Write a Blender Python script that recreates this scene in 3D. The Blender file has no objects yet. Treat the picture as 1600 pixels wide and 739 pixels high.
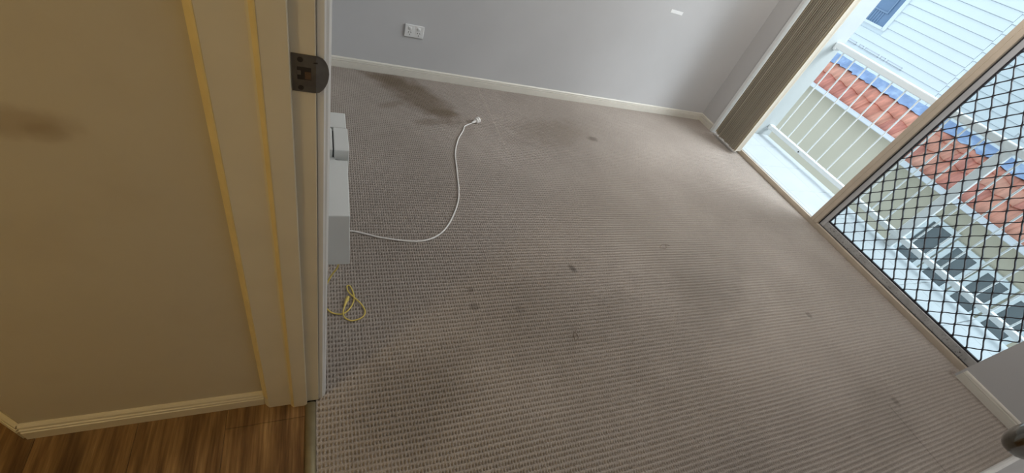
import bpy, bmesh, math, random
import numpy as np
from mathutils import Vector, Matrix

scene = bpy.context.scene
C = scene.collection
random.seed(7)
rng = np.random.default_rng(7)

# ---------------------------------------------------------------- camera
cam_data = bpy.data.cameras.new('camera')
cam = bpy.data.objects.new('camera', cam_data)
C.objects.link(cam)
scene.camera = cam
CAM = Vector((0.0, 0.0, 1.35))
RIGHT = Vector((0.90961131, -0.28826246, 0.2991856))
DOWN = Vector((-0.00636532, -0.72971541, -0.68372137))
FWD = Vector((0.41541154, 0.62001627, -0.66559227))
m = Matrix((RIGHT, -DOWN, -FWD)).transposed().to_4x4()
m.translation = CAM
cam.matrix_world = m
cam_data.sensor_fit = 'HORIZONTAL'
cam_data.sensor_width = 36.0
cam_data.lens = 665.06 * 36.0 / 1600.0
cam_data.clip_start = 0.02
cam_data.clip_end = 200

# ---------------------------------------------------------------- light and exposure
world = bpy.data.worlds.new('sky')
scene.world = world
world.use_nodes = True
bg = world.node_tree.nodes['Background']
bg.inputs[0].default_value = (0.70, 0.87, 1.0, 1)
bg.inputs[1].default_value = 1.6


def point_lamp(name, loc, col, watts, radius):
    l = bpy.data.lights.new(name, 'POINT')
    l.color = col
    l.energy = watts
    l.shadow_soft_size = radius
    o = bpy.data.objects.new(name, l)
    o.location = loc
    C.objects.link(o)


point_lamp('hall_lamp', (-1.36, -0.45, 2.2), (1.0, 0.78, 0.40), 16.0, 0.09)
point_lamp('room_fill', (2.4, 1.3, 2.2), (1.0, 0.965, 0.92), 38.0, 0.25)  # added fill without a known fitting, lifts the indoor brightness

sun = bpy.data.lights.new('veiled_sun', 'SUN')
sun.energy = 7.5
sun.angle = math.radians(50)
sun.color = (0.86, 0.94, 1.0)
so_ = bpy.data.objects.new('veiled_sun', sun)
so_.rotation_euler = Vector((0.72, -0.42, 0.66)).to_track_quat('Z', 'Y').to_euler()
C.objects.link(so_)

scene.view_settings.view_transform = 'Standard'
scene.view_settings.look = 'None'
scene.view_settings.gamma = 1.0
scene.view_settings.exposure = 0.0
scene.view_settings.use_curve_mapping = False


# ---------------------------------------------------------------- materials
def lin(r, g, b):
    f = lambda c: (c / 255 / 12.92) if c / 255 <= 0.04045 else ((c / 255 + 0.055) / 1.055) ** 2.4
    return (f(r), f(g), f(b), 1)


class Mat:
    """small node helper"""

    def __init__(self, name, col=(0.8, 0.8, 0.8, 1), rough=0.5, metal=0.0, spec=0.5):
        self.m = bpy.data.materials.new(name)
        self.m.use_nodes = True
        self.t = self.m.node_tree
        self.b = self.t.nodes['Principled BSDF']
        self.b.inputs['Base Color'].default_value = col
        self.b.inputs['Roughness'].default_value = rough
        self.b.inputs['Metallic'].default_value = metal
        self.b.inputs['Specular IOR Level'].default_value = spec
        self.col = None
        self._pos = None

    def n(self, kind, **kw):
        nd = self.t.nodes.new(kind)
        for k, v in kw.items():
            setattr(nd, k, v)
        return nd

    def link(self, a, b):
        self.t.links.new(a, b)

    def pos(self):
        if self._pos is None:
            self._pos = self.n('ShaderNodeNewGeometry').outputs['Position']
        return self._pos

    def obj(self):
        return self.n('ShaderNodeTexCoord').outputs['Object']

    def noise(self, scale, detail=3, vec=None, stretch=None, rough=0.55):
        nd = self.n('ShaderNodeTexNoise')
        nd.inputs['Scale'].default_value = scale
        nd.inputs['Detail'].default_value = detail
        nd.inputs['Roughness'].default_value = rough
        v = vec if vec is not None else self.pos()
        if stretch:
            mp = self.n('ShaderNodeMapping')
            mp.inputs['Scale'].default_value = stretch
            self.link(v, mp.inputs[0])
            v = mp.outputs[0]
        self.link(v, nd.inputs['Vector'])
        return nd.outputs[0]

    def ramp(self, fac, stops):
        nd = self.n('ShaderNodeValToRGB')
        e = nd.color_ramp.elements
        while len(e) < len(stops):
            e.new(0.5)
        for el, (p, c) in zip(e, stops):
            el.position = p
            el.color = c if len(c) == 4 else (*c, 1)
        self.link(fac, nd.inputs[0])
        return nd.outputs[0]

    def math(self, op, a, b=None, c=None):
        nd = self.n('ShaderNodeMath', operation=op)
        for i, x in enumerate((a, b, c)):
            if x is None:
                continue
            if isinstance(x, (int, float)):
                nd.inputs[i].default_value = x
            else:
                self.link(x, nd.inputs[i])
        return nd.outputs[0]

    def mix(self, fac, a, b, mode='MIX'):
        nd = self.n('ShaderNodeMix', data_type='RGBA', blend_type=mode)
        for i, x in ((0, fac), (6, a), (7, b)):
            if isinstance(x, (int, float, tuple)):
                nd.inputs[i].default_value = x
            else:
                self.link(x, nd.inputs[i])
        return nd.outputs[2]

    def base(self, col):
        self.link(col, self.b.inputs['Base Color'])
        self.col = col

    def bump(self, h, strength=0.3, dist=0.002):
        nd = self.n('ShaderNodeBump')
        nd.inputs['Strength'].default_value = strength
        nd.inputs['Distance'].default_value = dist
        self.link(h, nd.inputs['Height'])
        self.link(nd.outputs[0], self.b.inputs['Normal'])

    def blob(self, p, radius, soft=0.35, wobble=0.4, wscale=9.0, squash=(1, 1, 1), ang=0.0):
        """mask: 1 inside an uneven patch around world point p"""
        sub = self.n('ShaderNodeVectorMath', operation='SUBTRACT')
        self.link(self.pos(), sub.inputs[0])
        sub.inputs[1].default_value = p
        mp = self.n('ShaderNodeMapping', vector_type='POINT')
        mp.inputs['Rotation'].default_value = (0, 0, ang)
        mp.inputs['Scale'].default_value = squash
        # rotate first, then squash
        rot = self.n('ShaderNodeVectorRotate', rotation_type='Z_AXIS')
        rot.inputs['Angle'].default_value = -ang
        self.link(sub.outputs[0], rot.inputs['Vector'])
        mp.inputs['Rotation'].default_value = (0, 0, 0)
        self.link(rot.outputs[0], mp.inputs[0])
        ln = self.n('ShaderNodeVectorMath', operation='LENGTH')
        self.link(mp.outputs[0], ln.inputs[0])
        d = self.math('DIVIDE', ln.outputs['Value'], radius)
        nz = self.math('MULTIPLY', self.math('SUBTRACT', self.noise(wscale, 4), 0.5), wobble * 4)
        d = self.math('ADD', d, nz)
        mr = self.n('ShaderNodeMapRange', interpolation_type='SMOOTHSTEP')
        self.link(d, mr.inputs[0])
        mr.inputs[1].default_value = 1 - soft
        mr.inputs[2].default_value = 1 + soft
        mr.inputs[3].default_value = 1
        mr.inputs[4].default_value = 0
        return mr.outputs[0]


def simple(name, col, rough=0.5, metal=0.0, var=0.06, scale=6.0, spec=0.5, bump=0.0, bscale=200):
    M = Mat(name, col, rough, metal, spec)
    a = tuple(c * (1 - var) for c in col[:3]) + (1,)
    b = tuple(min(1, c * (1 + var)) for c in col[:3]) + (1,)
    M.base(M.ramp(M.noise(scale), [(0.3, a), (0.7, b)]))
    if bump:
        M.bump(M.noise(bscale, 2), bump, 0.001)
    return M.m


def wall_paint(name, col, stain=False):
    M = Mat(name, col, 0.55, 0, 0.3)
    c = M.ramp(M.noise(2.0, 4), [(0.3, tuple(x * 0.96 for x in col[:3])), (0.7, tuple(min(1, x * 1.03) for x in col[:3]))])
    if stain:
        k = M.blob((-0.362, 0.62, 0.902), 0.050, 0.5, 0.22, 30, (0.75, 1, 2.2))
        c = M.mix(M.math('MULTIPLY', k, 0.34), c, lin(126, 92, 44))
        k2 = M.blob((-0.325, 0.62, 0.888), 0.022, 0.4, 0.2, 40, (1, 1, 1.4))
        c = M.mix(M.math('MULTIPLY', k2, 0.22), c, lin(126, 98, 55))
        sm = M.ramp(M.noise(5, 5), [(0.52, (0, 0, 0)), (0.75, (1, 1, 1))])
        c = M.mix(M.math('MULTIPLY', sm, 0.10), c, lin(140, 112, 70))
    M.base(c)
    M.bump(M.noise(260, 2), 0.12, 0.001)
    return M.m


MT = {}
MT['wall'] = wall_paint('room_wall_paint', (0.575, 0.57, 0.572, 1))
MT['hall_wall'] = wall_paint('hall_wall_paint', (0.60, 0.54, 0.42, 1), True)
MT['trim'] = simple('trim_paint', (0.74, 0.70, 0.62, 1), 0.38, var=0.04)
MT['hall_trim'] = simple('hall_trim_paint', (0.72, 0.65, 0.50, 1), 0.38, var=0.04)
MT['highlight'] = simple('painted_edge_highlight', (0.78, 0.63, 0.31, 1), 0.3, var=0.06, scale=20)  # warm lamp highlight on the chamfers, painted as a yellower colour
MT['white_trim'] = simple('white_architrave_paint', (0.78, 0.77, 0.74, 1), 0.35, var=0.04)
MT['ceiling'] = simple('ceiling_paint', (0.8, 0.79, 0.77, 1), 0.7)


def carpet():
    M = Mat('carpet_wool', (0.25, 0.225, 0.2, 1), 0.95, 0, 0.08)
    base = M.ramp(M.noise(1.6, 5), [(0.3, (0.252, 0.233, 0.216)), (0.7, (0.315, 0.294, 0.276))])
    fib = M.ramp(M.noise(420, 2), [(0.3, (0.72, 0.72, 0.72)), (0.72, (1.22, 1.20, 1.18))])
    c = M.mix(1.0, base, fib, 'MULTIPLY')
    brown = (0.105, 0.078, 0.050, 1)
    dark = (0.10, 0.092, 0.085, 1)
    for (p, r, sq, ang, amt, wob, col) in [
        ((0.55, 2.50, 0), 0.19, (0.55, 1.55, 1), -0.85, 0.62, 0.34, brown),
        ((0.42, 2.62, 0), 0.10, (0.6, 1.8, 1), -0.35, 0.42, 0.4, brown),
        ((0.70, 2.30, 0), 0.07, (0.7, 1.4, 1), 0.2, 0.35, 0.4, brown),
        ((0.60, 2.18, 0), 0.05, (0.6, 1.4, 1), 0.2, 0.35, 0.4, brown),
        ((0.40, 2.33, 0), 0.05, (0.6, 1.6, 1), 0.5, 0.3, 0.4, brown),
        ((1.09, 1.05, 0), 0.020, (1.4, 0.8, 1), 0.3, 0.75, 0.2, dark),
        ((1.76, 2.19, 0), 0.030, (0.8, 1.2, 1), 0.0, 0.6, 0.3, dark),
        ((1.45, 2.22, 0), 0.22, (0.7, 1.5, 1), 0.2, 0.22, 0.4, brown),
        ((0.56, 0.88, 0), 0.018, (1, 1, 1), 0.0, 0.5, 0.3, dark),
        ((0.565, 0.965, 0), 0.014, (1, 1, 1), 0.0, 0.5, 0.3, dark),
        ((0.75, 0.85, 0), 0.02, (1, 1, 1), 0.0, 0.4, 0.3, dark),
        ((2.43, 0.66, 0), 0.018, (1, 1, 1), 0.0, 0.5, 0.3, dark),
        ((2.52, 0.16, 0), 0.020, (1, 1, 1), 0.0, 0.5, 0.3, dark),
        ((0.27, 0.56, 0), 0.17, (0.8, 1.2, 1), 0.6, 0.34, 0.3, dark),
        ((0.95, 0.85, 0), 0.30, (0.8, 1.5, 1), 0.4, 0.20, 0.35, dark),
        ((1.55, 0.75, 0), 0.35, (0.7, 1.6, 1), 0.2, 0.16, 0.35, dark),
        ((2.0, 1.0, 0), 0.30, (0.8, 1.6, 1), 0.7, 0.14, 0.4, dark),
        ((2.35, 0.1, 0), 0.20, (0.8, 1.4, 1), 0.3, 0.16, 0.4, dark),
    ]:
        k = M.blob(p, r, 0.5, wob, 9 if r > 0.06 else 40, sq, ang)
        c = M.mix(M.math('MULTIPLY', k, amt), c, col)
    sep = M.n('ShaderNodeSeparateXYZ')
    M.link(M.pos(), sep.inputs[0])
    # carpet seams: two long straight joins in the weave
    s1 = M.math('LESS_THAN', M.math('ABSOLUTE', M.math('SUBTRACT', sep.outputs[0], 1.035)), 0.006)
    s1 = M.math('MULTIPLY', s1, M.math('GREATER_THAN', sep.outputs[1], 1.9))
    c = M.mix(M.math('MULTIPLY', s1, 0.20), c, (0.42, 0.38, 0.34, 1))
    s2 = M.math('LESS_THAN', M.math('ABSOLUTE', M.math('SUBTRACT', sep.outputs[0], 2.45)), 0.003)
    s2 = M.math('MULTIPLY', s2, M.math('LESS_THAN', sep.outputs[1], 0.15))
    c = M.mix(M.math('MULTIPLY', s2, 0.32), c, dark)
    # grime along the foot of the window wall and the skirting
    ex = M.math('MAXIMUM', M.math('SUBTRACT', 1.0, M.math('DIVIDE', M.math('ABSOLUTE', M.math('SUBTRACT', sep.outputs[0], 3.18)), 0.05)), 0.0)
    ey = M.math('LESS_THAN', sep.outputs[1], 0.22)
    g = M.math('MULTIPLY', M.math('MULTIPLY', ex, ey), M.ramp(M.noise(30, 3), [(0.3, (0.3, 0.3, 0.3)), (0.6, (1, 1, 1))]))
    c = M.mix(M.math('MULTIPLY', g, 0.6), c, (0.07, 0.055, 0.042, 1))
    c = M.mix(1.0, c, (1.46, 1.38, 1.31, 1), 'MULTIPLY')
    M.base(c)
    return M.m


MT['carpet'] = carpet()


def wood(name, seed):
    M = Mat(name, (0.2, 0.1, 0.04, 1), 0.38, 0, 0.4)
    off = M.n('ShaderNodeVectorMath', operation='ADD')
    M.link(M.pos(), off.inputs[0])
    off.inputs[1].default_value = (seed * 3.7, seed * 1.9, 0)
    v = off.outputs[0]
    g1 = M.noise(1, 5, v, (24, 1.6, 1), 0.65)
    g2 = M.noise(1, 3, v, (130, 5.0, 1), 0.6)
    g3 = M.noise(1, 3, v, (9, 1.3, 1), 0.5)
    c = M.ramp(g1, [(0.30, (0.07, 0.032, 0.012)), (0.43, (0.20, 0.105, 0.040)), (0.55, (0.33, 0.19, 0.075)), (0.68, (0.56, 0.35, 0.15))])
    c = M.mix(0.75, c, M.ramp(g2, [(0.3, (0.45, 0.42, 0.4)), (0.7, (1.15, 1.15, 1.15))]), 'MULTIPLY')
    c = M.mix(0.8, c, M.ramp(g3, [(0.3, (0.55, 0.52, 0.5)), (0.7, (1.2, 1.2, 1.2))]), 'MULTIPLY')
    M.base(c)
    M.bump(g2, 0.12, 0.001)
    return M.m


MT['wood'] = [wood('vinyl_plank_wood_%d' % i, i + 1) for i in range(4)]
MT['threshold'] = simple('threshold_metal', (0.42, 0.36, 0.22, 1), 0.35, 0.6, var=0.08, scale=30)
MT['steel'] = simple('strike_steel', (0.16, 0.145, 0.125, 1), 0.42, 0.85, var=0.2, scale=40)
MT['dark_hole'] = simple('dark_latch_hole', (0.02, 0.014, 0.010, 1), 0.8)
MT['raw_wood'] = simple('raw_mortise_wood', (0.10, 0.055, 0.028, 1), 0.8, var=0.3, scale=120)
MT['plastic'] = simple('white_plastic', (0.80, 0.80, 0.79, 1), 0.35, var=0.02)
MT['box'] = simple('grey_white_plastic', (0.80, 0.82, 0.80, 1), 0.45, var=0.02)
MT['cable'] = simple('white_cable_sheath', (0.86, 0.82, 0.78, 1), 0.4, var=0.03)
MT['yellow'] = simple('yellow_cable_sheath', (0.80, 0.62, 0.14, 1), 0.4, var=0.05)
MT['brass'] = simple('plug_pin_metal', (0.55, 0.5, 0.4, 1), 0.3, 0.9)
MT['slot'] = simple('outlet_slot_dark', (0.03, 0.03, 0.03, 1), 0.6)
MT['paper'] = simple('white_tape', (0.93, 0.93, 0.92, 1), 0.6, var=0.02)
MT['tan_alu'] = simple('beige_aluminium', (0.56, 0.475, 0.38, 1), 0.38, 0.15, var=0.05, scale=14)
MT['grey_alu'] = None
MT['gasket'] = simple('black_gasket', (0.022, 0.022, 0.025, 1), 0.6)
MT['grille'] = simple('black_grille_coating', (0.018, 0.016, 0.022, 1), 0.45)
MT['white_alu'] = simple('white_powder_coat', (0.83, 0.85, 0.85, 1), 0.35, var=0.02)


def grimy():
    M = Mat('grimy_grey_aluminium', (0.42, 0.42, 0.42, 1), 0.4, 0.25, 0.4)
    c = M.ramp(M.noise(14, 4), [(0.3, (0.40, 0.40, 0.40)), (0.7, (0.56, 0.57, 0.58))])
    spots = M.ramp(M.noise(95, 5), [(0.56, (0, 0, 0)), (0.66, (1, 1, 1))])
    big = M.ramp(M.noise(6, 2), [(0.42, (0, 0, 0)), (0.6, (1, 1, 1))])
    c = M.mix(M.math('MULTIPLY', M.math('MULTIPLY', spots, big), 0.75), c, (0.06, 0.055, 0.05, 1))
    M.base(c)
    return M.m


MT['grey_alu'] = grimy()
MT['clean_grey'] = simple('grey_aluminium', (0.58, 0.59, 0.62, 1), 0.32, 0.35, var=0.04)


def vane_fabric():
    M = Mat('blind_vane_fabric')
    d = M.n('ShaderNodeBsdfDiffuse')
    d.inputs[0].default_value = (0.76, 0.70, 0.60, 1)
    tl = M.n('ShaderNodeBsdfTranslucent')
    tl.inputs[0].default_value = (0.76, 0.70, 0.60, 1)
    mx = M.n('ShaderNodeMixShader')
    mx.inputs[0].default_value = 0.42
    M.link(d.outputs[0], mx.inputs[1])
    M.link(tl.outputs[0], mx.inputs[2])
    M.link(mx.outputs[0], M.t.nodes['Material Output'].inputs[0])
    return M.m


MT['vane'] = vane_fabric()
MT['tile'] = simple('white_ceramic_tile', (0.56, 0.60, 0.62, 1), 0.28, var=0.03, scale=5)
MT['grout'] = simple('tile_grout', (0.20, 0.20, 0.19, 1), 0.9)
MT['render'] = simple('white_rendered_wall', (0.50, 0.53, 0.52, 1), 0.7, var=0.03, scale=3)
MT['cream'] = simple('cream_rendered_wall', (0.54, 0.49, 0.38, 1), 0.75, var=0.04, scale=2)
MT['board'] = simple('white_weatherboard_paint', (0.72, 0.78, 0.80, 1), 0.45, var=0.02, scale=2)
MT['gutter'] = simple('white_gutter', (0.70, 0.72, 0.76, 1), 0.4, var=0.03)
MT['lead'] = None
MT['ground'] = simple('concrete_path', (0.5, 0.49, 0.45, 1), 0.9, var=0.1)


def lead():
    M = Mat('blue_grey_flashing', (0.3, 0.38, 0.5, 1), 0.35, 0.3, 0.5)
    c = M.ramp(M.noise(7, 4), [(0.3, (0.24, 0.33, 0.54)), (0.55, (0.34, 0.45, 0.68)), (0.75, (0.58, 0.70, 0.86))])
    M.base(c)
    M.bump(M.noise(12, 3), 0.5, 0.02)
    return M.m


MT['lead'] = lead()


def tile_mat(i):
    cols = [(0.68, 0.27, 0.19), (0.72, 0.32, 0.225), (0.63, 0.24, 0.18), (0.74, 0.35, 0.25)]
    col = cols[i]
    M = Mat('terracotta_tile_%d' % i, (*col, 1), 0.6, 0, 0.4)
    st = M.noise(1, 4, None, (4, 26, 4), 0.6)
    c = M.ramp(st, [(0.3, tuple(x * 0.72 for x in col)), (0.55, col), (0.75, tuple(min(1, x * 1.25) for x in col))])
    M.base(c)
    return M.m


MT['terracotta'] = [tile_mat(i) for i in range(4)]


def glass_mat(name, tint, refl=0.5):
    M = Mat(name)
    t = M.t
    out = t.nodes['Material Output']
    tr = M.n('ShaderNodeBsdfTransparent')
    tr.inputs[0].default_value = tint
    gl = M.n('ShaderNodeBsdfGlossy')
    gl.inputs['Roughness'].default_value = 0.02
    fr = M.n('ShaderNodeFresnel')
    fr.inputs[0].default_value = 1.45
    mx = M.n('ShaderNodeMixShader')
    M.link(M.math('MULTIPLY', fr.outputs[0], refl), mx.inputs[0])
    M.link(tr.outputs[0], mx.inputs[1])
    M.link(gl.outputs[0], mx.inputs[2])
    M.link(mx.outputs[0], out.inputs[0])
    return M.m


MT['glass'] = glass_mat('clear_door_glass', (0.90, 0.92, 0.92, 1), 0.8)
MT['dark_glass'] = simple('dark_window_glass', (0.10, 0.125, 0.135, 1), 0.12, 0.0, var=0.15, scale=1.5, spec=0.7)
MT['blue_glass'] = simple('blue_window_glass', (0.13, 0.22, 0.36, 1), 0.10, 0.0, var=0.1, scale=1.2, spec=0.7)
MT['curtain'] = simple('blue_grey_curtain', (0.20, 0.29, 0.42, 1), 0.6, var=0.05)
MT['knob'] = simple('dark_satin_metal', (0.20, 0.19, 0.17, 1), 0.16, 0.9, var=0.08)
MT['door'] = simple('white_door_paint', (0.8, 0.8, 0.82, 1), 0.35, var=0.02)


# ---------------------------------------------------------------- mesh helpers
class MB:
    def __init__(self):
        self.v = []
        self.f = []

    def add(self, vs, fs):
        o = len(self.v)
        self.v += [tuple(p) for p in vs]
        self.f += [tuple(i + o for i in f) for f in fs]
        return self

    def box(self, x0, x1, y0, y1, z0, z1, bev=0.0, seg=1):
        if bev <= 0:
            vs = [(x, y, z) for x in (x0, x1) for y in (y0, y1) for z in (z0, z1)]
            return self.add(vs, [(0, 1, 3, 2), (4, 6, 7, 5), (0, 4, 5, 1), (2, 3, 7, 6), (0, 2, 6, 4), (1, 5, 7, 3)])
        bm = bmesh.new()
        bmesh.ops.create_cube(bm, size=1)
        for vv in bm.verts:
            vv.co = Vector(((x0 + x1) / 2 + vv.co.x * (x1 - x0), (y0 + y1) / 2 + vv.co.y * (y1 - y0), (z0 + z1) / 2 + vv.co.z * (z1 - z0)))
        bmesh.ops.bevel(bm, geom=bm.edges[:], offset=bev, segments=seg, affect='EDGES', profile=0.5)
        bm.verts.index_update()
        self.add([vv.co for vv in bm.verts], [[q.index for q in ff.verts] for ff in bm.faces])
        bm.free()
        return self

    def prism(self, prof, a, b, axis):
        """closed 2D profile swept along an axis from a to b.
        axis 'x': profile is (y, z); 'y': (x, z); 'z': (x, y)"""
        n = len(prof)
        mk = {'x': lambda p, t: (t, p[0], p[1]), 'y': lambda p, t: (p[0], t, p[1]), 'z': lambda p, t: (p[0], p[1], t)}[axis]
        vs = [mk(p, a) for p in prof] + [mk(p, b) for p in prof]
        fs = [(i, (i + 1) % n, n + (i + 1) % n, n + i) for i in range(n)]
        fs += [tuple(range(n))[::-1], tuple(range(n, 2 * n))]
        return self.add(vs, fs)

    def tube(self, pts, r, seg=10, cap=True):
        pts = [Vector(p) for p in pts]
        rs = r if isinstance(r, (list, tuple)) else [r] * len(pts)
        up = None
        rings = []
        for i, p in enumerate(pts):
            t = (pts[min(i + 1, len(pts) - 1)] - pts[max(i - 1, 0)]).normalized()
            if up is None:
                up = Vector((0, 0, 1)) if abs(t.z) < 0.9 else Vector((1, 0, 0))
            u = (up - t * up.dot(t)).normalized()
            w = t.cross(u)
            up = u
            rings.append([p + (u * math.cos(2 * math.pi * k / seg) + w * math.sin(2 * math.pi * k / seg)) * rs[i] for k in range(seg)])
        vs = [q for ring in rings for q in ring]
        fs = []
        for i in range(len(pts) - 1):
            for k in range(seg):
                a, b = i * seg + k, i * seg + (k + 1) % seg
                fs.append((a, b, b + seg, a + seg))
        if cap:
            fs.append(tuple(range(seg))[::-1])
            fs.append(tuple(range((len(pts) - 1) * seg, len(pts) * seg)))
        return self.add(vs, fs)

    def xform(self, mat):
        self.v = [tuple(mat @ Vector(p)) for p in self.v]
        return self

    def mesh(self, name, mat, smooth=False):
        me = bpy.data.meshes.new(name)
        me.from_pydata(self.v, [], self.f)
        bm = bmesh.new()
        bm.from_mesh(me)
        bmesh.ops.recalc_face_normals(bm, faces=bm.faces)
        bm.to_mesh(me)
        bm.free()
        me.materials.append(mat)
        if smooth:
            me.polygons.foreach_set('use_smooth', [True] * len(me.polygons))
        return me

    def build(self, name, mat, parent=None, smooth=False, struct=False, loc=None):
        o = bpy.data.objects.new(name, self.mesh(name, mat, smooth))
        C.objects.link(o)
        if loc:
            o.location = loc
        if parent:
            o.parent = parent
        if struct:
            o['kind'] = 'structure'
        return o


def empty(name, loc=(0, 0, 0), label=None, cat=None, group=None, kind=None):
    o = bpy.data.objects.new(name, None)
    o.empty_display_size = 0.1
    o.location = loc
    C.objects.link(o)
    tag(o, label, cat, group, kind)
    return o


def tag(o, label=None, cat=None, group=None, kind=None):
    if label:
        o['label'] = label
    if cat:
        o['category'] = cat
    if group:
        o['group'] = group
    if kind:
        o['kind'] = kind
    return o


def part_copy(mesh, name, parent, loc=(0, 0, 0), rot=None):
    o = bpy.data.objects.new(name, mesh)
    C.objects.link(o)
    o.parent = parent
    o.location = loc
    if rot:
        o.rotation_euler = rot
    return o


def spline(pts, n=8):
    P = [Vector(p) for p in pts]
    P = [P[0] * 2 - P[1]] + P + [P[-1] * 2 - P[-2]]
    out = []
    for i in range(1, len(P) - 2):
        for k in range(n):
            t = k / n
            a, b, c, d = P[i - 1], P[i], P[i + 1], P[i + 2]
            out.append(0.5 * ((2 * b) + (c - a) * t + (2 * a - 5 * b + 4 * c - d) * t * t + (3 * b - a - 3 * c + d) * t ** 3))
    out.append(P[-2])
    return out


# ================================================================ ROOM SHELL
YB = 2.715          # back wall face
XR = 3.19           # window wall face
YF = -0.205         # near wall face
ZC = 2.42

# --- floor slab and carpet pile (cut-loop weave: ribs along x, rows of pits)
floor = MB().box(-0.008, 3.30, -0.30, 2.80, -0.08, -0.0098).build('floor', MT['carpet'], struct=True)


def carpet_pile():
    px, py = 0.0102, 0.0172
    x0, x1, y0, y1 = -0.007, 3.272, YF, YB
    ncx, ncy = int((x1 - x0) / px), int((y1 - y0) / py)
    fx = np.array([0.0, 0.24, 0.46, 0.78])
    fy = np.array([0.0, 0.22, 0.44, 0.54, 0.88])
    # height per (fy, fx): rib, rib crown, shoulder, pit row, pit row; first column is the strand between pits
    hh = np.array([[-.0008, -.0008, -.0026, -.0026],
                   [0.0002, 0.0002, 0.0, 0.0],
                   [0.0, 0.0, -.0004, -.0004],
                   [-.0004, -.0004, -.0085, -.0085],
                   [-.0004, -.0004, -.0085, -.0085]])
    X = (np.arange(ncx)[:, None] + fx[None, :]).ravel() * px + x0
    Y = (np.arange(ncy)[:, None] + fy[None, :]).ravel() * py + y0
    H = np.tile(hh, (ncy, ncx))
    nx, ny = len(X), len(Y)
    gx, gy = np.meshgrid(X, Y)
    gx = gx + rng.normal(0, 0.0005, gx.shape)
    gy = gy + rng.normal(0, 0.0007, gy.shape) + 0.0012 * np.sin(gx * 9 + 2 * np.sin(gy * 3)) 
    # unevenly crushed pile
    def lowfreq(k):
        s = np.zeros_like(gx)
        for _ in range(k):
            a, b, c = rng.normal(0, 4), rng.normal(0, 4), rng.uniform(0, 6.3)
            s += np.sin(a * gx + b * gy + c)
        return s / math.sqrt(k)
    crush = np.clip(0.78 + 0.16 * lowfreq(9), 0.4, 1.0)
    gz = np.maximum(H * crush + rng.normal(0, 0.0003, gx.shape), -0.0092)
    co = np.stack([gx, gy, gz], -1).reshape(-1, 3)
    ii = np.arange(nx * ny).reshape(ny, nx)
    q = np.stack([ii[:-1, :-1], ii[:-1, 1:], ii[1:, 1:], ii[1:, :-1]], -1).reshape(-1, 4)
    me = bpy.data.meshes.new('carpet_pile')
    me.vertices.add(len(co))
    me.vertices.foreach_set('co', co.astype(np.float32).ravel())
    me.loops.add(q.size)
    me.loops.foreach_set('vertex_index', q.astype(np.int32).ravel())
    me.polygons.add(len(q))
    me.polygons.foreach_set('loop_start', np.arange(0, q.size, 4, dtype=np.int32))
    me.polygons.foreach_set('use_smooth', np.ones(len(q), dtype=bool))
    me.update()
    me.materials.append(MT['carpet'])
    o = bpy.data.objects.new('carpet_pile', me)
    C.objects.link(o)
    o.parent = floor
    o['kind'] = 'stuff'


carpet_pile()

# --- walls
MB().box(-0.125, 3.60, YB, YB + 0.15, -0.08, ZC).build('wall_back', MT['wall'], struct=True)
MB().box(-0.125, 3.60, YF - 0.12, YF, -0.08, ZC).build('wall_front', MT['wall'], struct=True)
wl = MB().box(-0.118, 0.0, 0.622, YB, -0.08, ZC)
wl.box(-0.118, 0.0, YF, -0.19, -0.08, ZC)
wl.box(-0.118, 0.0, -0.19, 0.622, 2.07, ZC)
wl.build('wall_left', MT['wall'], struct=True)
wr = MB().box(XR, 3.34, 2.53, YB, -0.08, ZC)
wr.box(XR, 3.34, YF, 0.20, -0.08, ZC)
wr.box(XR, 3.34, 0.20, 2.53, 2.10, ZC)
wr.box(3.20, 3.34, -1.6, 4.4, ZC, 3.4)
wr.build('wall_right', MT['wall'], struct=True)
MB().box(-2.3, 3.34, -1.2, YB + 0.15, ZC, ZC + 0.15).build('ceiling', MT['ceiling'], struct=True)

# --- skirting
SK = [(0, 0), (.0135, 0), (.0135, .0345), (.0085, .0370), (.0085, .0385), (.0130, .0400), (.0120, .0450), (.0070, .0470), (.0070, .0485), (.0105, .0500), (.0090, .0560), (.0050, .0600), (0, .0605)]
SK = [(a, b) for a, b in SK]


def skirt(name, axis, face, sign, a, b, mat, parent=None):
    prof = [(face + sign * d, z - (0.006 if i < 2 else 0)) for i, (d, z) in enumerate(SK)]
    return MB().prism(prof, a, b, axis).build(name, mat, parent, struct=parent is None)


skirt('baseboard_back', 'x', YB, -1, 0.0, XR, MT['trim'])
skirt('baseboard_right', 'y', XR, -1, 2.535, YB, MT['trim'])
skirt('baseboard_right.001', 'y', XR, -1, YF, 0.188, MT['trim'])
skirt('baseboard_front', 'x', YF, 1, 0.02, XR, MT['white_trim'])
skirt('baseboard_left', 'y', 0.0, 1, 0.70, YB, MT['trim'])

# ================================================================ HALL
MB().box(-0.63, -0.118, 0.622, 0.74, -0.08, ZC).build('wall_hall', MT['hall_wall'], struct=True)
ang = math.atan2(0.66, -0.75)
L = 1.25
wa = MB().box(0, L, -0.12, 0.0, -0.08, ZC).xform(Matrix.Translation((-0.63, 0.622, 0)) @ Matrix.Rotation(ang, 4, 'Z'))
wa.build('wall_hall_angled', MT['hall_wall'], struct=True)
hw = MB().box(-2.3, -2.18, -1.2, 2.0, -0.08, ZC).box(-2.3, 0.0, -1.2, -1.08, -0.08, ZC).box(-2.3, -0.63, 1.45, 1.57, -0.08, ZC)
hw.build('wall_hall_far', MT['hall_wall'], struct=True)
MB().box(-0.118, -0.0, -1.1, YF - 0.12, -0.08, ZC).build('wall_hall_near', MT['hall_wall'], struct=True)
skirt('baseboard_hall', 'x', 0.622, -1, -0.632, -0.1405, MT['hall_trim'])
prof = [(d, z) for d, z in SK]
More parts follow.
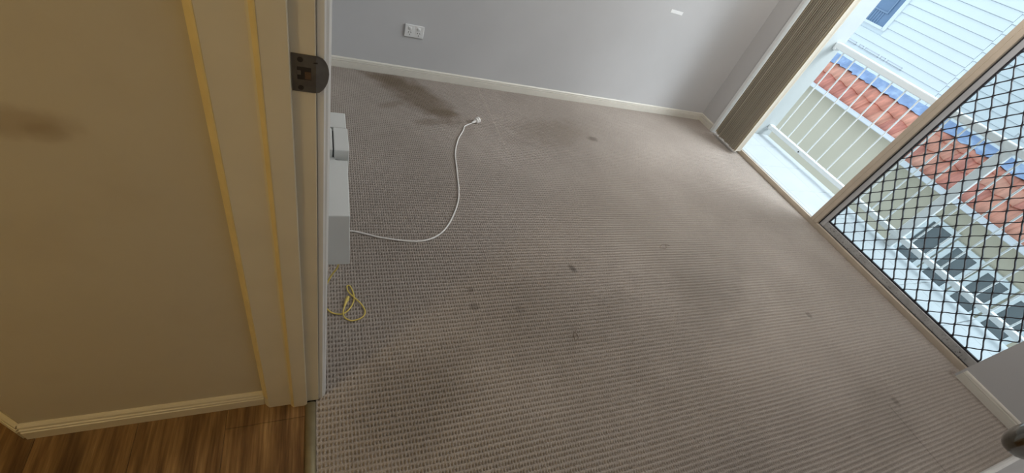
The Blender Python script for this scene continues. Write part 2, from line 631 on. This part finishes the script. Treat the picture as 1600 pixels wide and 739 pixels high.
ba = MB().prism(prof, 0, L, 'x').xform(Matrix.Translation((-0.6302, 0.6215, 0)) @ Matrix.Rotation(ang, 4, 'Z'))
ba.build('baseboard_hall_angled', MT['hall_trim'], struct=True)

hall_floor = MB().box(-2.2, -0.008, -1.1, 1.5, -0.08, -0.009).build('floor_hall', MT['dark_hole'], struct=True)
PW = 0.194
for i in range(11):
    xb = -0.036 - i * PW
    y = [0.555, 0.20, 0.86, 0.05, 0.42, 0.70, 0.1, 0.5, 0.9, 0.3, 0.6][i]
    cuts = [-1.08] + sorted(c for c in (y - 1.22, y, y + 1.22) if -1.0 < c < 1.4) + [1.44]
    for a, b in zip(cuts[:-1], cuts[1:]):
        MB().box(xb - PW + 0.0003, xb - 0.0003, a + 0.0003, b - 0.0003, -0.009, 0.0 - random.random() * 0.0004, 0.0007).build(
            'plank', MT['wood'][random.randrange(4)], hall_floor)

# threshold strip between plank floor and carpet
th = [(-0.037, -0.004), (-0.036, 0.002), (-0.031, 0.0065), (-0.022, 0.0085), (-0.013, 0.0065), (-0.008, 0.002), (-0.007, -0.004)]
MB().prism(th, -0.19, 0.592, 'y').build('trim_1', MT['threshold'], struct=True, smooth=True)

# ================================================================ DOORWAY LINING
frame = empty('door_1', (-0.06, 0.6, 0), kind='structure')
fo = Vector(frame.location)


def fpart(mb, name, mat, smooth=False, parent=frame):
    o = mb.build(name, mat, parent, smooth)
    if parent is frame:
        o.location = -fo
    return o


JY = 0.597
# jamb board, with a rounded chamfer on the hall edge
ch = [(-0.1400, 0.630), (-0.1400, 0.6105), (-0.1385, 0.6075), (-0.1300, 0.5985), (-0.1275, JY), (-0.064, JY), (-0.064, 0.63)]
fpart(MB().prism(ch, -0.004, 2.07, 'z'), 'hall_jamb', MT['hall_trim'])
fpart(MB().box(-0.064, -0.0005, JY, 0.63, 0.004, 2.07, 0.001), 'jamb', MT['hall_trim'])
bd = [(-0.1392, 0.6195), (-0.1410, 0.6120), (-0.1398, 0.6070), (-0.1310, 0.5975), (-0.1282, 0.5962), (-0.1270, 0.5972), (-0.1300, 0.6010), (-0.1370, 0.6085)]  # added strip over the chamfer, its colour holds the lamp highlight
tag(fpart(MB().prism(bd, 0.058, 2.07, 'z'), 'edge_highlight', MT['highlight'], smooth=False), 'painted lamp highlight down the hall edge')
bd2 = [(-0.0725, 0.5935), (-0.0718, 0.5912), (-0.0665, 0.5868), (-0.0645, 0.5864), (-0.0645, 0.5874), (-0.0655, 0.5885), (-0.0705, 0.5950)]  # same painted highlight along the stop's hall edge
tag(fpart(MB().prism(bd2, 0.0, 2.05, 'z'), 'edge_highlight', MT['highlight']), 'painted lamp highlight down the door stop')
st = [(-0.0760, JY), (-0.0745, 0.5960), (-0.0655, 0.5875), (-0.0640, 0.587), (-0.0325, 0.587), (-0.0312, 0.5882), (-0.0312, 0.606), (-0.0765, 0.606)]
fpart(MB().prism(st, -0.003, 2.05, 'z'), 'door_stop', MT['hall_trim'])
# room-side architrave, moulded
ar = [(0.0, 0.6035), (0.0015, 0.602), (0.0095, 0.602), (0.0110, 0.6035), (0.0118, 0.6065), (0.0155, 0.609), (0.0165, 0.6125), (0.0178, 0.618), (0.0190, 0.626), (0.0195, 0.640), (0.0185, 0.652), (0.0165, 0.655), (0.0, 0.655)]
fpart(MB().prism(ar, -0.004, 2.11, 'z'), 'architrave', MT['white_trim'])
# far side of the lining and head, out of the picture but there
far = MB().box(-0.125, -0.0005, -0.19, -0.168, 0, 2.07).box(-0.125, -0.0005, -0.168, 0.60, 2.045, 2.07)
fpart(far, 'lining', MT['hall_trim'])


def strike_plate():
    # D-shaped plate set in the jamb face, curved lip running over the jamb edge
    pts2 = [(-0.0300, 1.0085), (-0.0300, 1.0615)]
    for k in range(0, 13):
        a = math.pi / 2 - math.pi * k / 12
        pts2.append((-0.0005 + 0.0165 * math.cos(a), 1.035 + 0.0265 * math.sin(a)))
    mb = MB()
    n = len(pts2)

    def yy(x):
        return JY - 0.0022 + (0.0 if x < 0.002 else 0.55 * (x - 0.002))
    fr = [(x, yy(x), z) for x, z in pts2]
    bk = [(x, yy(x) + 0.0018, z) for x, z in pts2]
    mb.add(fr + bk, [tuple(range(n)), tuple(range(n, 2 * n))[::-1]] + [(i, (i + 1) % n, n + (i + 1) % n, n + i) for i in range(n)])
    pl = fpart(mb, 'strike_plate', MT['steel'])
    tag(pl, 'dark steel strike plate with a rounded lip')
    y = JY - 0.0024
    MB().box(-0.0235, -0.0065, y, y + 0.002, 1.0265, 1.0445).build('latch_hole', MT['dark_hole'], pl)
    MB().box(-0.0145, -0.0065, y - 0.0004, y + 0.002, 1.0275, 1.0385, 0.0006).build('mortise_wood', MT['raw_wood'], pl)
    MB().box(-0.0245, -0.0190, y - 0.0004, y + 0.002, 1.0330, 1.0395, 0.0004).build('latch_tab', MT['steel'], pl)
    for z in (1.0145, 1.0545):
        MB().tube([(-0.0195, y - 0.0004, z), (-0.0195, y + 0.001, z)], 0.0036, 12).build('screw', MT['dark_hole'], pl)
    MB().box(-0.0035, 0.0015, y - 0.0003, y + 0.001, 1.0515, 1.0530).build('slot', MT['dark_hole'], pl)


strike_plate()

# open door leaf standing along the near wall, with its knob reaching into the corner of the picture
leaf = MB().box(0.03, 0.835, -0.150, -0.112, 0.012, 2.04, 0.002).build('door_2', MT['door'], struct=True)


def knob():
    prof = [(0.0, 0.032), (0.006, 0.032), (0.008, 0.028), (0.010, 0.014), (0.026, 0.0125), (0.034, 0.018), (0.038, 0.0235), (0.042, 0.0270), (0.047, 0.0286), (0.051, 0.0290), (0.055, 0.0284), (0.059, 0.0262), (0.0625, 0.0225), (0.065, 0.0175), (0.0665, 0.012), (0.0673, 0.006), (0.0675, 0.0008)]
    mb = MB()
    prof = [(a + (0.017 if a > 0.02 else 0), r) for a, r in prof]
    mb.tube([(0.772, -0.112 + a * 1.05, 1.034) for a, r in prof], [r for a, r in prof], 48)
    mb.build('door_handle', MT['knob'], leaf, smooth=True)


knob()

# ================================================================ SLIDING DOOR
SL_Y0, SL_Y1 = 0.20, 2.53
slide = empty('door_3', (3.28, 1.3, 0), kind='structure')
so = Vector(slide.location)


def spart(mb, name, mat, smooth=False, label=None):
    o = mb.build(name, mat, slide, smooth)
    o.location = -so
    if label:
        o['label'] = label
    return o


spart(MB().box(3.268, 3.288, SL_Y0 - 0.02, SL_Y1, -0.06, 0.034, 0.002), 'sill', MT['tan_alu'])
spart(MB().box(3.288, 3.294, SL_Y0, SL_Y1, -0.05, 0.030), 'track_groove', MT['gasket'])
spart(MB().box(3.294, 3.300, SL_Y0, SL_Y1, -0.05, 0.034, 0.001), 'track_rail', MT['clean_grey'])
spart(MB().box(3.300, 3.306, SL_Y0, SL_Y1, -0.05, 0.022), 'track_groove', MT['gasket'])
spart(MB().box(3.306, 3.322, SL_Y0, SL_Y1, -0.05, 0.026, 0.002), 'outer_rail', MT['white_alu'])
# closing stile of the glass panel (beige, fluted)
mu = [(3.266, 1.337), (3.2645, 1.340), (3.2645, 1.3625), (3.2665, 1.364), (3.2665, 1.367), (3.2645, 1.3685), (3.2645, 1.393), (3.266, 1.396), (3.292, 1.396), (3.292, 1.337)]
spart(MB().prism(mu, 0.030, 2.10, 'z'), 'stile', MT['tan_alu'])
spart(MB().box(3.284, 3.296, 1.3335, 1.337, 0.034, 2.10), 'gasket', MT['gasket'])
# security screen panel: frame members, gaskets, grille
spart(MB().box(3.292, 3.312, 1.302, 1.3335, 0.036, 2.08, 0.0015), 'screen_stile', MT['clean_grey'])
spart(MB().box(3.296, 3.310, 1.294, 1.302, 0.085, 2.07), 'stile_channel', MT['grille'])
spart(MB().box(3.292, 3.312, SL_Y0, 1.302, 0.036, 0.083, 0.0015), 'screen_bottom_rail', MT['grey_alu'], label='grey bottom rail flecked with grime')
spart(MB().box(3.296, 3.310, SL_Y0, 1.302, 0.083, 0.092), 'rail_channel', MT['grille'])
spart(MB().box(3.286, 3.293, SL_Y0, 1.3335, 0.030, 0.0365), 'gasket', MT['gasket'])
spart(MB().tube([(3.2905, 0.285, 0.062), (3.2935, 0.285, 0.062)], 0.003, 10), 'screw_hole', MT['dark_hole'])
spart(MB().box(3.3145, 3.3185, SL_Y0, 1.333, 0.034, 2.08), 'glass_pane', MT['glass'])
# white frame jamb at the far end, head above, narrow jamb at the near end
spart(MB().box(3.178, 3.325, 2.504, 2.532, 0.0, 2.10, 0.002), 'frame_jamb', MT['white_alu'], label='white frame jamb behind the gathered blind')
spart(MB().box(3.262, 3.325, SL_Y0, SL_Y1, 2.085, 2.10), 'frame_head', MT['tan_alu'])
spart(MB().box(3.262, 3.325, SL_Y0 - 0.0, SL_Y0 + 0.004, 0.0, 2.10), 'frame_jamb', MT['tan_alu'])

# diamond grille: zigzag strands that touch at the nodes
GX, HW, HH = 3.303, 0.0405, 0.0485
node_y, node_z = 1.283, 0.066


def strand_mesh():
    mb = MB()
    path = []
    nz = 43
    q = HW / 2
    pts = []
    for k in range(nz):
        s = 1 if k % 2 else -1
        for j in range(6):
            t = j / 6
            c = 0.5 * math.cos(math.pi * t) + 0.5 * (1 - 2 * t)
            pts.append((s * c * (q - 0.0010), (k + t) * HH))
    ring = []
    w = 0.0031
    for i, (y, z) in enumerate(pts):
        ring.append((y, z))
    vs, fs = [], []
    for (y, z) in ring:
        vs += [(-0.005, y - w, z), (-0.005, y + w, z), (0.005, y + w, z), (0.005, y - w, z)]
    for i in range(len(ring) - 1):
        for k in range(4):
            a, b = i * 4 + k, i * 4 + (k + 1) % 4
            fs.append((a, b, b + 4, a + 4))
    mb.add(vs, fs)
    return mb.mesh('grille_strand', MT['grille'])


gm = strand_mesh()
gm2 = gm.copy()
k = 0
yy = 1.283
while yy > SL_Y0 + 0.01:
    o = bpy.data.objects.new('grille_strand', gm)
    C.objects.link(o)
    o.parent = slide
    o.location = Vector((GX, yy, 0.099 - 2 * HH)) - so
    o.scale = (1, 1 if k % 2 == 0 else -1, 1)
    yy -= HW
    k += 1

# ---------------------------------------------------------------- vertical blind, gathered to the far side
blind = empty('vertical_blind', (3.2, 2.35, 2.1), 'beige vertical blind gathered at the far side of the glass door', 'blind')
bo = Vector(blind.location)
vm = MB()
vn = []
for k in range(9):
    u = -0.0445 + 0.089 * k / 8
    vn.append((u, 0.005 * (1 - (u / 0.0445) ** 2)))
# woven vane with a thicker folded hem down each long edge
th_ = [0.0022, 0.0022, 0.0007, 0.0007, 0.0007, 0.0007, 0.0007, 0.0022, 0.0022]
prof = [(u, v) for u, v in vn] + [(u, v - t) for (u, v), t in zip(reversed(vn), reversed(th_))]
vm.prism(prof, 0.028, 2.04, 'z')
vmesh = vm.mesh('vane', MT['vane'], False)
NV = 22
for k in range(NV):
    y = 2.466 - (2.466 - 2.185) * k / (NV - 1)
    part_copy(vmesh, 'vane', blind, Vector((3.198 + random.uniform(-.004, .004), y + random.uniform(-.002, .002), random.uniform(-.004, .004))) - bo, (0, 0, math.radians(13 + random.uniform(-4, 4))))
hr = MB().box(3.18, 3.222, 0.22, 2.52, 2.045, 2.085, 0.003).build('head_rail', MT['white_alu'], blind)
hr.location = -bo

# ================================================================ WALL FITTINGS
outlet = empty('power_outlet', (0.547, YB, 0.293), 'white double power outlet on the back wall above the skirting', 'outlet')


def opart(mb, name, mat, parent=outlet):
    return mb.build(name, mat, parent)


OW, OH = 0.116, 0.074
opart(MB().box(-OW / 2, OW / 2, -0.010, 0, -OH / 2, OH / 2, 0.003, 2), 'plate', MT['plastic'])
for sx in (-1, 1):
    cx = sx * 0.027
    sw = opart(MB().box(cx - 0.010, cx + 0.010, -0.0115, -0.009, 0.008, 0.026, 0.001), 'switch', MT['box'])
    opart(MB().box(cx - 0.0075, cx + 0.0075, -0.015, -0.011, 0.0105, 0.0235, 0.0015), 'rocker', MT['plastic'], sw)
    so_ = opart(MB().tube([(cx, -0.0104, -0.014), (cx, -0.009, -0.014)], 0.017, 24), 'socket', MT['plastic'])
    for dx, dz, a in ((-0.0068, 0.005, 0.5), (0.0068, 0.005, -0.5), (0, -0.0095, 0)):
        s_ = MB().box(-0.0013, 0.0013, -0.0112, -0.0100, -0.004, 0.004)
        s_.xform(Matrix.Translation((cx + dx, 0, -0.012 + dz)) @ Matrix.Rotation(a, 4, 'Y'))
        opart(s_, 'slot', MT['slot'], so_)

strip = MB().box(-0.055, 0.055, -0.0016, 0.0, -0.011, 0.011, 0.0007).build('adhesive_strip', MT['paper'], loc=(2.345, YB, 0.773))
tag(strip, 'small white adhesive strip stuck high on the back wall', 'tape')

# network boxes on the door wall, just past the architrave
b1 = empty('network_box', (0.0, 0.99, 0.40), 'largest grey-white wall box, nearest the doorway, cables hanging below it', 'utility box', 'wall boxes past the doorway')
w = MB()
w.add([(0, -.121, -.1), (.087, -.121, -.1), (.079, -.121, .101), (0, -.121, .101), (0, .12, -.1), (.087, .12, -.1), (.084, .12, .101), (0, .12, .101)],
      [(0, 1, 2, 3), (5, 4, 7, 6), (1, 5, 6, 2), (4, 0, 3, 7), (3, 2, 6, 7), (4, 5, 1, 0)])
o = w.build('cover', MT['box'], b1)
bv = o.modifiers.new('bevel', 'BEVEL')
bv.width = 0.0025
bv.segments = 2
MB().box(0, 0.006, -0.128, 0.126, -0.105, 0.104, 0.001).build('back_plate', MT['box'], b1)
MB().box(0.03, 0.05, -0.05, -0.03, -0.108, -0.099).build('cable_gland', MT['slot'], b1)

b2 = empty('utility_box', (0.0, 1.18, 0.44), 'middle grey-white wall box with a dark gap beside its cover', 'utility box', 'wall boxes past the doorway')
MB().box(0.046, 0.0885, -0.058, 0.060, -0.08, 0.088, 0.0025, 2).build('cover', MT['box'], b2)
MB().box(0.0, 0.0425, -0.053, 0.058, -0.08, 0.086, 0.002).build('base', MT['box'], b2)
MB().box(0.0420, 0.047, -0.046, 0.052, -0.075, 0.080).build('seam', MT['slot'], b2)
MB().box(0.022, 0.050, -0.068, -0.052, 0.050, 0.057, 0.001).build('clip', MT['box'], b2)

b3 = empty('utility_box', (0.0, 1.29, 0.44), 'smallest grey-white wall box, furthest from the doorway', 'utility box', 'wall boxes past the doorway')
MB().box(0.008, 0.085, -0.046, 0.040, -0.08, 0.086, 0.0025, 2).build('cover', MT['box'], b3)
MB().box(0, 0.009, -0.047, 0.045, -0.085, 0.090, 0.001).build('back_plate', MT['box'], b3)

# white power cord from the box, over the carpet to its unplugged plug
cord = empty('power_lead', (0.9, 2.2, 0.0), 'white power cord snaking over the carpet to a loose plug', 'cord')
co_ = Vector(cord.location)
pts = [(0.045, 1.06, 0.294), (0.047, 1.09, 0.22), (0.055, 1.17, 0.11), (0.072, 1.25, 0.035), (0.098, 1.286, 0.010), (0.130, 1.290, 0.0042)]
pts += [(x, y, 0.0038) for x, y in [(0.165, 1.280), (0.252, 1.250), (0.382, 1.230), (0.470, 1.255), (0.542, 1.327), (0.612, 1.457), (0.645, 1.561), (0.662, 1.665), (0.679, 1.779), (0.690, 1.860), (0.708, 1.931), (0.745, 2.030), (0.794, 2.120), (0.812, 2.165), (0.838, 2.190)]]
pts += [(0.868, 2.207, 0.008), (0.885, 2.217, 0.014)]
c = MB().tube(spline(pts, 8), 0.0037, 10).build('cable', MT['cable'], cord, smooth=True)
c.location = -co_
a, b = Vector((0.868, 2.207, 0.010)), Vector((0.922, 2.240, 0.020))
d = (b - a).normalized()
pl = MB().tube([a, a + d * 0.006, a + d * 0.024, a + d * 0.034, a + d * 0.035, a + d * 0.044, a + d * 0.045, a + d * 0.049, a + d * 0.050, a + d * 0.060, a + d * 0.061],
               [0.0045, 0.006, 0.008, 0.0105, 0.0165, 0.018, 0.0145, 0.0145, 0.0185, 0.0185, 0.016], 20).build('plug', MT['cable'], cord, smooth=False)
pl.location = -co_
e = a + d * 0.061
sd = d.cross(Vector((0, 0, 1))).normalized()
upv = sd.cross(d)
for u, v in ((-0.007, 0.004), (0.007, 0.004), (0.0, -0.009)):
    p = e + sd * u + upv * v
    MB().tube([p, p + d * 0.017], 0.0016, 6).build('pin', MT['brass'], pl)

# yellow network cable
nc = empty('network_cable', (0.1, 0.93, 0.0), 'yellow network cable looped on the carpet beside the doorway', 'cable')
no_ = Vector(nc.location)
pts = [(0.058, 0.884, 0.292), (0.052, 0.872, 0.280), (0.038, 0.862, 0.262), (0.024, 0.845, 0.24), (0.012, 0.835, 0.19), (0.010, 0.845, 0.10), (0.010, 0.89, 0.035), (0.014, 0.915, 0.008), (0.026, 0.918, 0.004)]
pts += [(x, y, 0.0035) for x, y in [(0.043, 0.900), (0.066, 0.892), (0.086, 0.896), (0.107, 0.920), (0.118, 0.951), (0.116, 0.983), (0.107, 1.011)]]
pts += [(0.097, 1.010, 0.004), (0.100, 0.984, 0.006), (0.117, 0.956, 0.0095), (0.140, 0.928, 0.005), (0.152, 0.895, 0.0035), (0.140, 0.871, 0.0035), (0.108, 0.861, 0.0035), (0.085, 0.874, 0.004), (0.079, 0.892, 0.0085), (0.083, 0.915, 0.006), (0.088, 0.930, 0.005)]
c = MB().tube(spline(pts, 8), 0.0024, 8).build('cable', MT['yellow'], nc, smooth=True)
c.location = -no_
a, b = Vector((0.084, 0.922, 0.005)), Vector((0.099, 0.962, 0.006))
d = (b - a).normalized()
cn = MB().tube([a, a + d * 0.005, a + d * 0.022, a + d * 0.024, a + d * 0.042], [0.003, 0.004, 0.0048, 0.0062, 0.0058], 8).build('connector', MT['yellow'], nc, smooth=False)
cn.location = -no_

# two pulled loops of yarn lying on the carpet
for (x, y, s, r, lab) in [(1.73, 1.17, 0.026, 0.4, 'dark pulled yarn loop in the middle of the carpet'), (0.95, 0.70, 0.017, 1.3, 'brown yarn curl near the lower middle of the carpet')]:
    q = [(math.cos(t) * s * (1 + 0.25 * math.sin(3 * t)), math.sin(t) * s * 0.55, 0.003 + 0.001 * math.sin(2 * t)) for t in np.linspace(0.3, 6.6, 14)]
    q.append((s * 1.9, s * -0.5, 0.002))
    o = MB().tube(spline(q, 3), 0.0008, 6).build('carpet_thread', MT['raw_wood'], loc=(x, y, 0), smooth=True)
    o.rotation_euler = (0, 0, r)
    tag(o, lab, 'thread', 'pulled yarn on the carpet')

# ================================================================ BALCONY
SE = 4.112
bal = MB().box(3.322, SE - 0.004, -1.4, 2.66, -0.16, -0.036).build('floor_balcony', MT['grout'], struct=True)
ys = [2.433 + 0.3255 * k for k in range(1, -13, -1)]
xs = [(3.324, 3.504), (3.504, 3.830), (3.830, SE)]
for y in ys:
    for (xa, xb) in xs:
        ya, yb_ = y - 0.3255 + 0.0012, min(y - 0.0012, 2.659)
        if ya >= yb_:
            continue
        last = xb == SE
        MB().box(xa + 0.0012, xb - (0 if last else 0.0012), ya, yb_, -0.038 if not last else -0.06, -0.030, 0.006 if last else 0.0012, 2 if last else 1).build('tile', MT['tile'], bal)
MB().box(3.322, 4.145, 2.66, 2.82, -3.2, 3.2).build('wall_balcony', MT['render'], struct=True)

rail = empty('balcony_railing', (4.06, 1.0, -0.03), 'white metal balcony railing with thin upright bars outside the glass door', 'railing')
ro = Vector(rail.location)


def rpart(mb, name, mat=None, smooth=False):
    o = mb.build(name, mat or MT['white_alu'], rail, smooth)
    o.location = -ro
    return o


rpart(MB().box(4.036, 4.084, -1.4, 2.63, 0.045, 0.084, 0.006, 2), 'bottom_rail')
rpart(MB().box(4.030, 4.094, -1.4, 2.640, 0.856, 0.906, 0.010, 3), 'top_rail')
# the ends turn in to brackets on the wing wall
for (z0, z1, h) in ((0.04, 0.088, 'b'), (0.84, 0.900, 't')):
    rpart(MB().box(4.030, 4.090, 2.622, 2.660, z0, z1, 0.010, 2), 'bracket')
rpart(MB().tube([(4.005, 2.645, 0.045), (4.022, 2.645, 0.045)], 0.005, 8), 'screw', MT['clean_grey'])
rpart(MB().box(4.032, 4.037, 2.236, 2.246, 0.056, 0.068), 'screw', MT['slot'])
bmesh_ = MB().tube([(0, 0, 0), (0, 0, 0.78)], 0.0064, 8, cap=False).mesh('baluster', MT['white_alu'], True)
y = 2.556
k = 0
while y > -1.3:
    if abs(y - 1.18) > 0.07:
        part_copy(bmesh_, 'baluster', rail, Vector((4.06, y, 0.08)) - ro)
    y -= 0.1225
rpart(MB().box(4.042, 4.078, 1.146, 1.214, -0.03, 0.86, 0.004), 'post')

# ================================================================ NEIGHBOURING HOUSE
house = empty('house', (6.6, 2.0, -3.0), 'white weatherboard house with red tiled lower roof beyond the balcony', 'house')
ho = Vector(house.location)


def hpart(mb, name, mat, smooth=False, parent=None, label=None):
    o = mb.build(name, mat, parent or house, smooth)
    if parent is None:
        o.location = -ho
    if label:
        o['label'] = label
    return o


XW = 6.87
PITCH = math.tan(math.radians(42))


def rz(x):
    return 0.095 + PITCH * (x - 6.47)


YS = 2.6375     # the eave steps out here, behind the door stile
# lower wall with window openings left solid behind the frames
hpart(MB().box(6.62, 6.80, -1.5, 6.2, -3.0, 0.03), 'lower_wall', MT['cream'], label='cream rendered lower wall')
# upper wall body
hpart(MB().box(XW + 0.03, XW + 0.3, -1.5, 6.2, 0.0, 2.8), 'upper_wall', MT['board'])
# roof deck under the tiles
dk = [(6.50, rz(6.50) - 0.035), (XW + 0.03, rz(XW + 0.03) - 0.035), (XW + 0.03, rz(XW + 0.03) - 0.06), (6.50, rz(6.50) - 0.06)]
hpart(MB().prism(dk, YS, 6.2, 'y'), 'roof_deck', MT['gutter'])
dk = [(6.39, rz(6.39) - 0.035), (XW + 0.03, rz(XW + 0.03) - 0.035), (XW + 0.03, rz(XW + 0.03) - 0.06), (6.39, rz(6.39) - 0.06)]
hpart(MB().prism(dk, -1.5, YS, 'y'), 'roof_deck', MT['gutter'])


def gutter(x, y0, y1, h=0.05, w=0.085):
    z = rz(x + 0.02) - 0.005
    g = [(x - w, z - 0.003), (x - w - 0.006, z + 0.001), (x - w - 0.004, z + 0.006), (x - w + 0.006, z + 0.005), (x - w + 0.008, z - h + 0.012), (x + 0.01, z - h + 0.012), (x + 0.01, z - h), (x - w + 0.006, z - h), (x - w, z - h + 0.006)]
    hpart(MB().prism(g, y0, y1, 'y'), 'gutter', MT['gutter'])
    hpart(MB().box(x + 0.01, x + 0.03, y0, y1, z - h - 0.02, z - 0.02), 'fascia', MT['gutter'])
    hpart(MB().box(x + 0.03, 6.62, y0, y1, z - h - 0.01, z - h + 0.005), 'soffit', MT['cream'])


gutter(6.47, YS, 6.2)
gutter(6.36, -1.5, YS, 0.06, 0.085)
hpart(MB().box(6.37, 6.62, YS - 0.012, YS, rz(6.37) - 0.06, rz(6.47) - 0.03), 'eave_end', MT['gutter'])
br = MB().box(6.33, 6.36, 2.62, 2.66, rz(6.4) - 0.17, rz(6.4) - 0.13, 0.005).box(6.35, 6.37, 2.655, 2.665, rz(6.4) - 0.17, rz(6.4) - 0.08)
hpart(br, 'gutter_bracket', MT['gutter'])

# tiles: one rolled profile mesh, a copy for each tile
TW = 0.195


def tile_mesh(length, mat):
    n = 10
    vs, fs = [], []
    cs = math.cos(math.radians(42))
    sn = math.sin(math.radians(42))
    for j, u in enumerate((0.0, length * 0.5, length)):
        for lay in (0, 1):
            for i in range(n + 1):
                t = i / n
                hgt = 0.034 * (0.5 - 0.5 * math.cos(2 * math.pi * min(1, max(0, (t - 0.04) / 0.92)))) ** 0.75 + 0.010
                hgt += 0.016 * (1 - u / length)
                if lay:
                    hgt -= 0.016
                x = u * cs - hgt * sn
                z = u * sn + hgt * cs
                vs.append((x, (t - 0.5) * (TW + 0.006), z))
    row = n + 1
    for j in range(2):
        for i in range(n):
            a = j * 2 * row + i
            b_ = (j + 1) * 2 * row + i
            fs.append((a, a + 1, b_ + 1, b_))
            fs.append((a + row, b_ + row, b_ + row + 1, a + row + 1))
    for i in range(n):
        fs.append((i, i + row, i + row + 1, i + 1))
        q = 4 * row + i
        fs.append((q, q + 1, q + row + 1, q + row))
    for j in range(2):
        for i in (0, n):
            a = j * 2 * row + i
            b_ = (j + 1) * 2 * row + i
            fs.append((a, b_, b_ + row, a + row))
    return MB().add(vs, fs).mesh('roof_tile', mat, True)


course = [(6.465, 6.655, YS, 6.1), (6.645, 6.80, YS, 6.1), (6.352, 6.585, -1.45, YS), (6.575, 6.725, -1.45, YS), (6.715, 6.80, -1.45, YS)]
for ci, (xa, xb, ya, yb_) in enumerate(course):
    ln = (xb - xa) / math.cos(math.radians(42)) + 0.03
    ms = [tile_mesh(ln, MT['terracotta'][i]) for i in range(4)]
    y = 6.05
    while y > ya:
        if y < yb_:
            part_copy(ms[random.randrange(4)], 'roof_tile', house, Vector((xa + random.uniform(-.006, .006), y, rz(xa) - 0.028 + random.uniform(-.003, .003))) - ho, (0, 0, random.uniform(-.02, .02)))
        y -= TW

# flashing dressed over the top course
nseg = 160
vs, fs = [], []
for i in range(nseg + 1):
    y = -1.45 + 7.55 * i / nseg
    t = ((6.05 + TW * 0.5 - y) / TW) % 1.0
    wv = 0.034 * (0.5 - 0.5 * math.cos(2 * math.pi * t)) ** 0.75
    xe = 6.752 + 0.028 * math.cos(2 * math.pi * t) + random.uniform(-.012, .012)
    for (x, f, h) in ((xe, 1.0, 0.026), ((xe + XW) / 2, 0.8, 0.024)):
        vs.append((x, y, rz(x) - 0.028 + (wv * f + h) / 0.743))
    vs.append((XW + 0.006, y, rz(XW) + 0.030))
    vs.append((XW + 0.025, y, rz(XW) + 0.036))
for i in range(nseg):
    for k in range(3):
        a = i * 4 + k
        fs.append((a, a + 1, a + 5, a + 4))
hpart(MB().add(vs, fs), 'flashing', MT['lead'], smooth=True, label='blue-grey metal flashing')

# weatherboards, each its own board, butt-jointed at one upright seam
BP = 0.1036
Z0 = 0.4556
YJ = 2.985
for k in range(20):
    for (ya, yb_, dz) in ((YJ + 0.002, 6.2, 0.0), (-1.5, YJ - 0.002, -0.016)):
        z = Z0 + k * BP + dz
        if k == 0:
            z -= 0.0
        segs = [(ya, yb_)]
        if yb_ > 5 and z + BP > 0.965 and z < 2.05:
            segs = [(ya, 4.07), (5.3, yb_)]
        for (a, b_) in segs:
            pr = [(XW + 0.03, z), (XW + 0.000, z), (XW - 0.002, z + 0.004), (XW + 0.012, z + BP - 0.004), (XW + 0.016, z + BP - 0.001), (XW + 0.03, z + BP - 0.001)]
            hpart(MB().prism(pr, a, b_, 'y'), 'weatherboard', MT['board'])

# thin outline frames fixed in a row along one board
def outline(ya, yb_, z0, z1):
    t = 0.0045
    mb = MB()
    for (a, b_, c_, d_) in ((ya, yb_, z0, z0 + t), (ya, yb_, z1 - t, z1), (ya, ya + t, z0, z1), (yb_ - t, yb_, z0, z1)):
        mb.box(XW - 0.006, XW + 0.004, a, b_, c_, d_)
    hpart(mb, 'vent_outline', MT['clean_grey'])


for sh in (0.0, -2.42):
    for (ya, yb_) in ((4.273, 4.50), (4.150, 4.217), (3.897, 4.117), (3.792, 3.860), (3.536, 3.755)):
        outline(ya + sh, yb_ + sh, 0.655, 0.690)

# upper window
wz0, wz1, wy0, wy1 = 0.958, 2.0, 4.12, 5.25
wf = MB().box(XW - 0.015, XW + 0.03, wy0 - 0.05, wy0, wz0 - 0.03, wz1 + .05).box(XW - 0.015, XW + 0.03, wy1, wy1 + 0.05, wz0 - 0.03, wz1 + .05).box(XW - 0.015, XW + 0.03, wy0, wy1, wz1, wz1 + .05)
wf.box(XW - 0.025, XW + 0.03, wy0, wy1, wz0 - 0.03, wz0)
wf_ = hpart(wf, 'upper_window', MT['board'])
hpart(MB().box(XW + 0.018, XW + 0.026, wy0, wy1, wz0, wz1), 'pane', MT['blue_glass'], parent=wf_)
hpart(MB().box(XW + 0.004, XW + 0.018, wy0 + 0.10, wy1, 1.10, 1.115), 'glazing_bar', MT['curtain'], parent=wf_)
hpart(MB().box(XW + 0.004, XW + 0.018, wy0 + 0.085, wy0 + 0.10, 1.10, wz1), 'glazing_bar', MT['curtain'], parent=wf_)
for q in range(8):
    yq = wy0 + 0.13 + q * 0.036
    hpart(MB().box(XW + 0.010, XW + 0.018, yq, yq + 0.010, wz0, 1.10), 'shutter_bar', MT['curtain'], parent=wf_)

# four narrow windows in the lower wall
for (ya, yb_, zt) in ((1.575, 1.805, -0.37), (1.215, 1.445, -0.43), (0.86, 1.085, -0.44), (0.50, 0.725, -0.45)):
    zb = -1.02
    t = 0.055
    fr = MB().box(6.585, 6.63, ya - t, ya, zb - t, zt + t).box(6.585, 6.63, yb_, yb_ + t, zb - t, zt + t)
    fr.box(6.585, 6.63, ya, yb_, zt, zt + t).box(6.575, 6.63, ya, yb_, zb - t, zb)
    f_ = hpart(fr, 'window_frame', MT['board'])
    hpart(MB().box(6.612, 6.619, ya, yb_, zb, zt), 'pane', MT['dark_glass'], parent=f_)

MB().box(3.3, 12, -6, 12, -3.2, -3.0).build('ground', MT['ground'], struct=True)
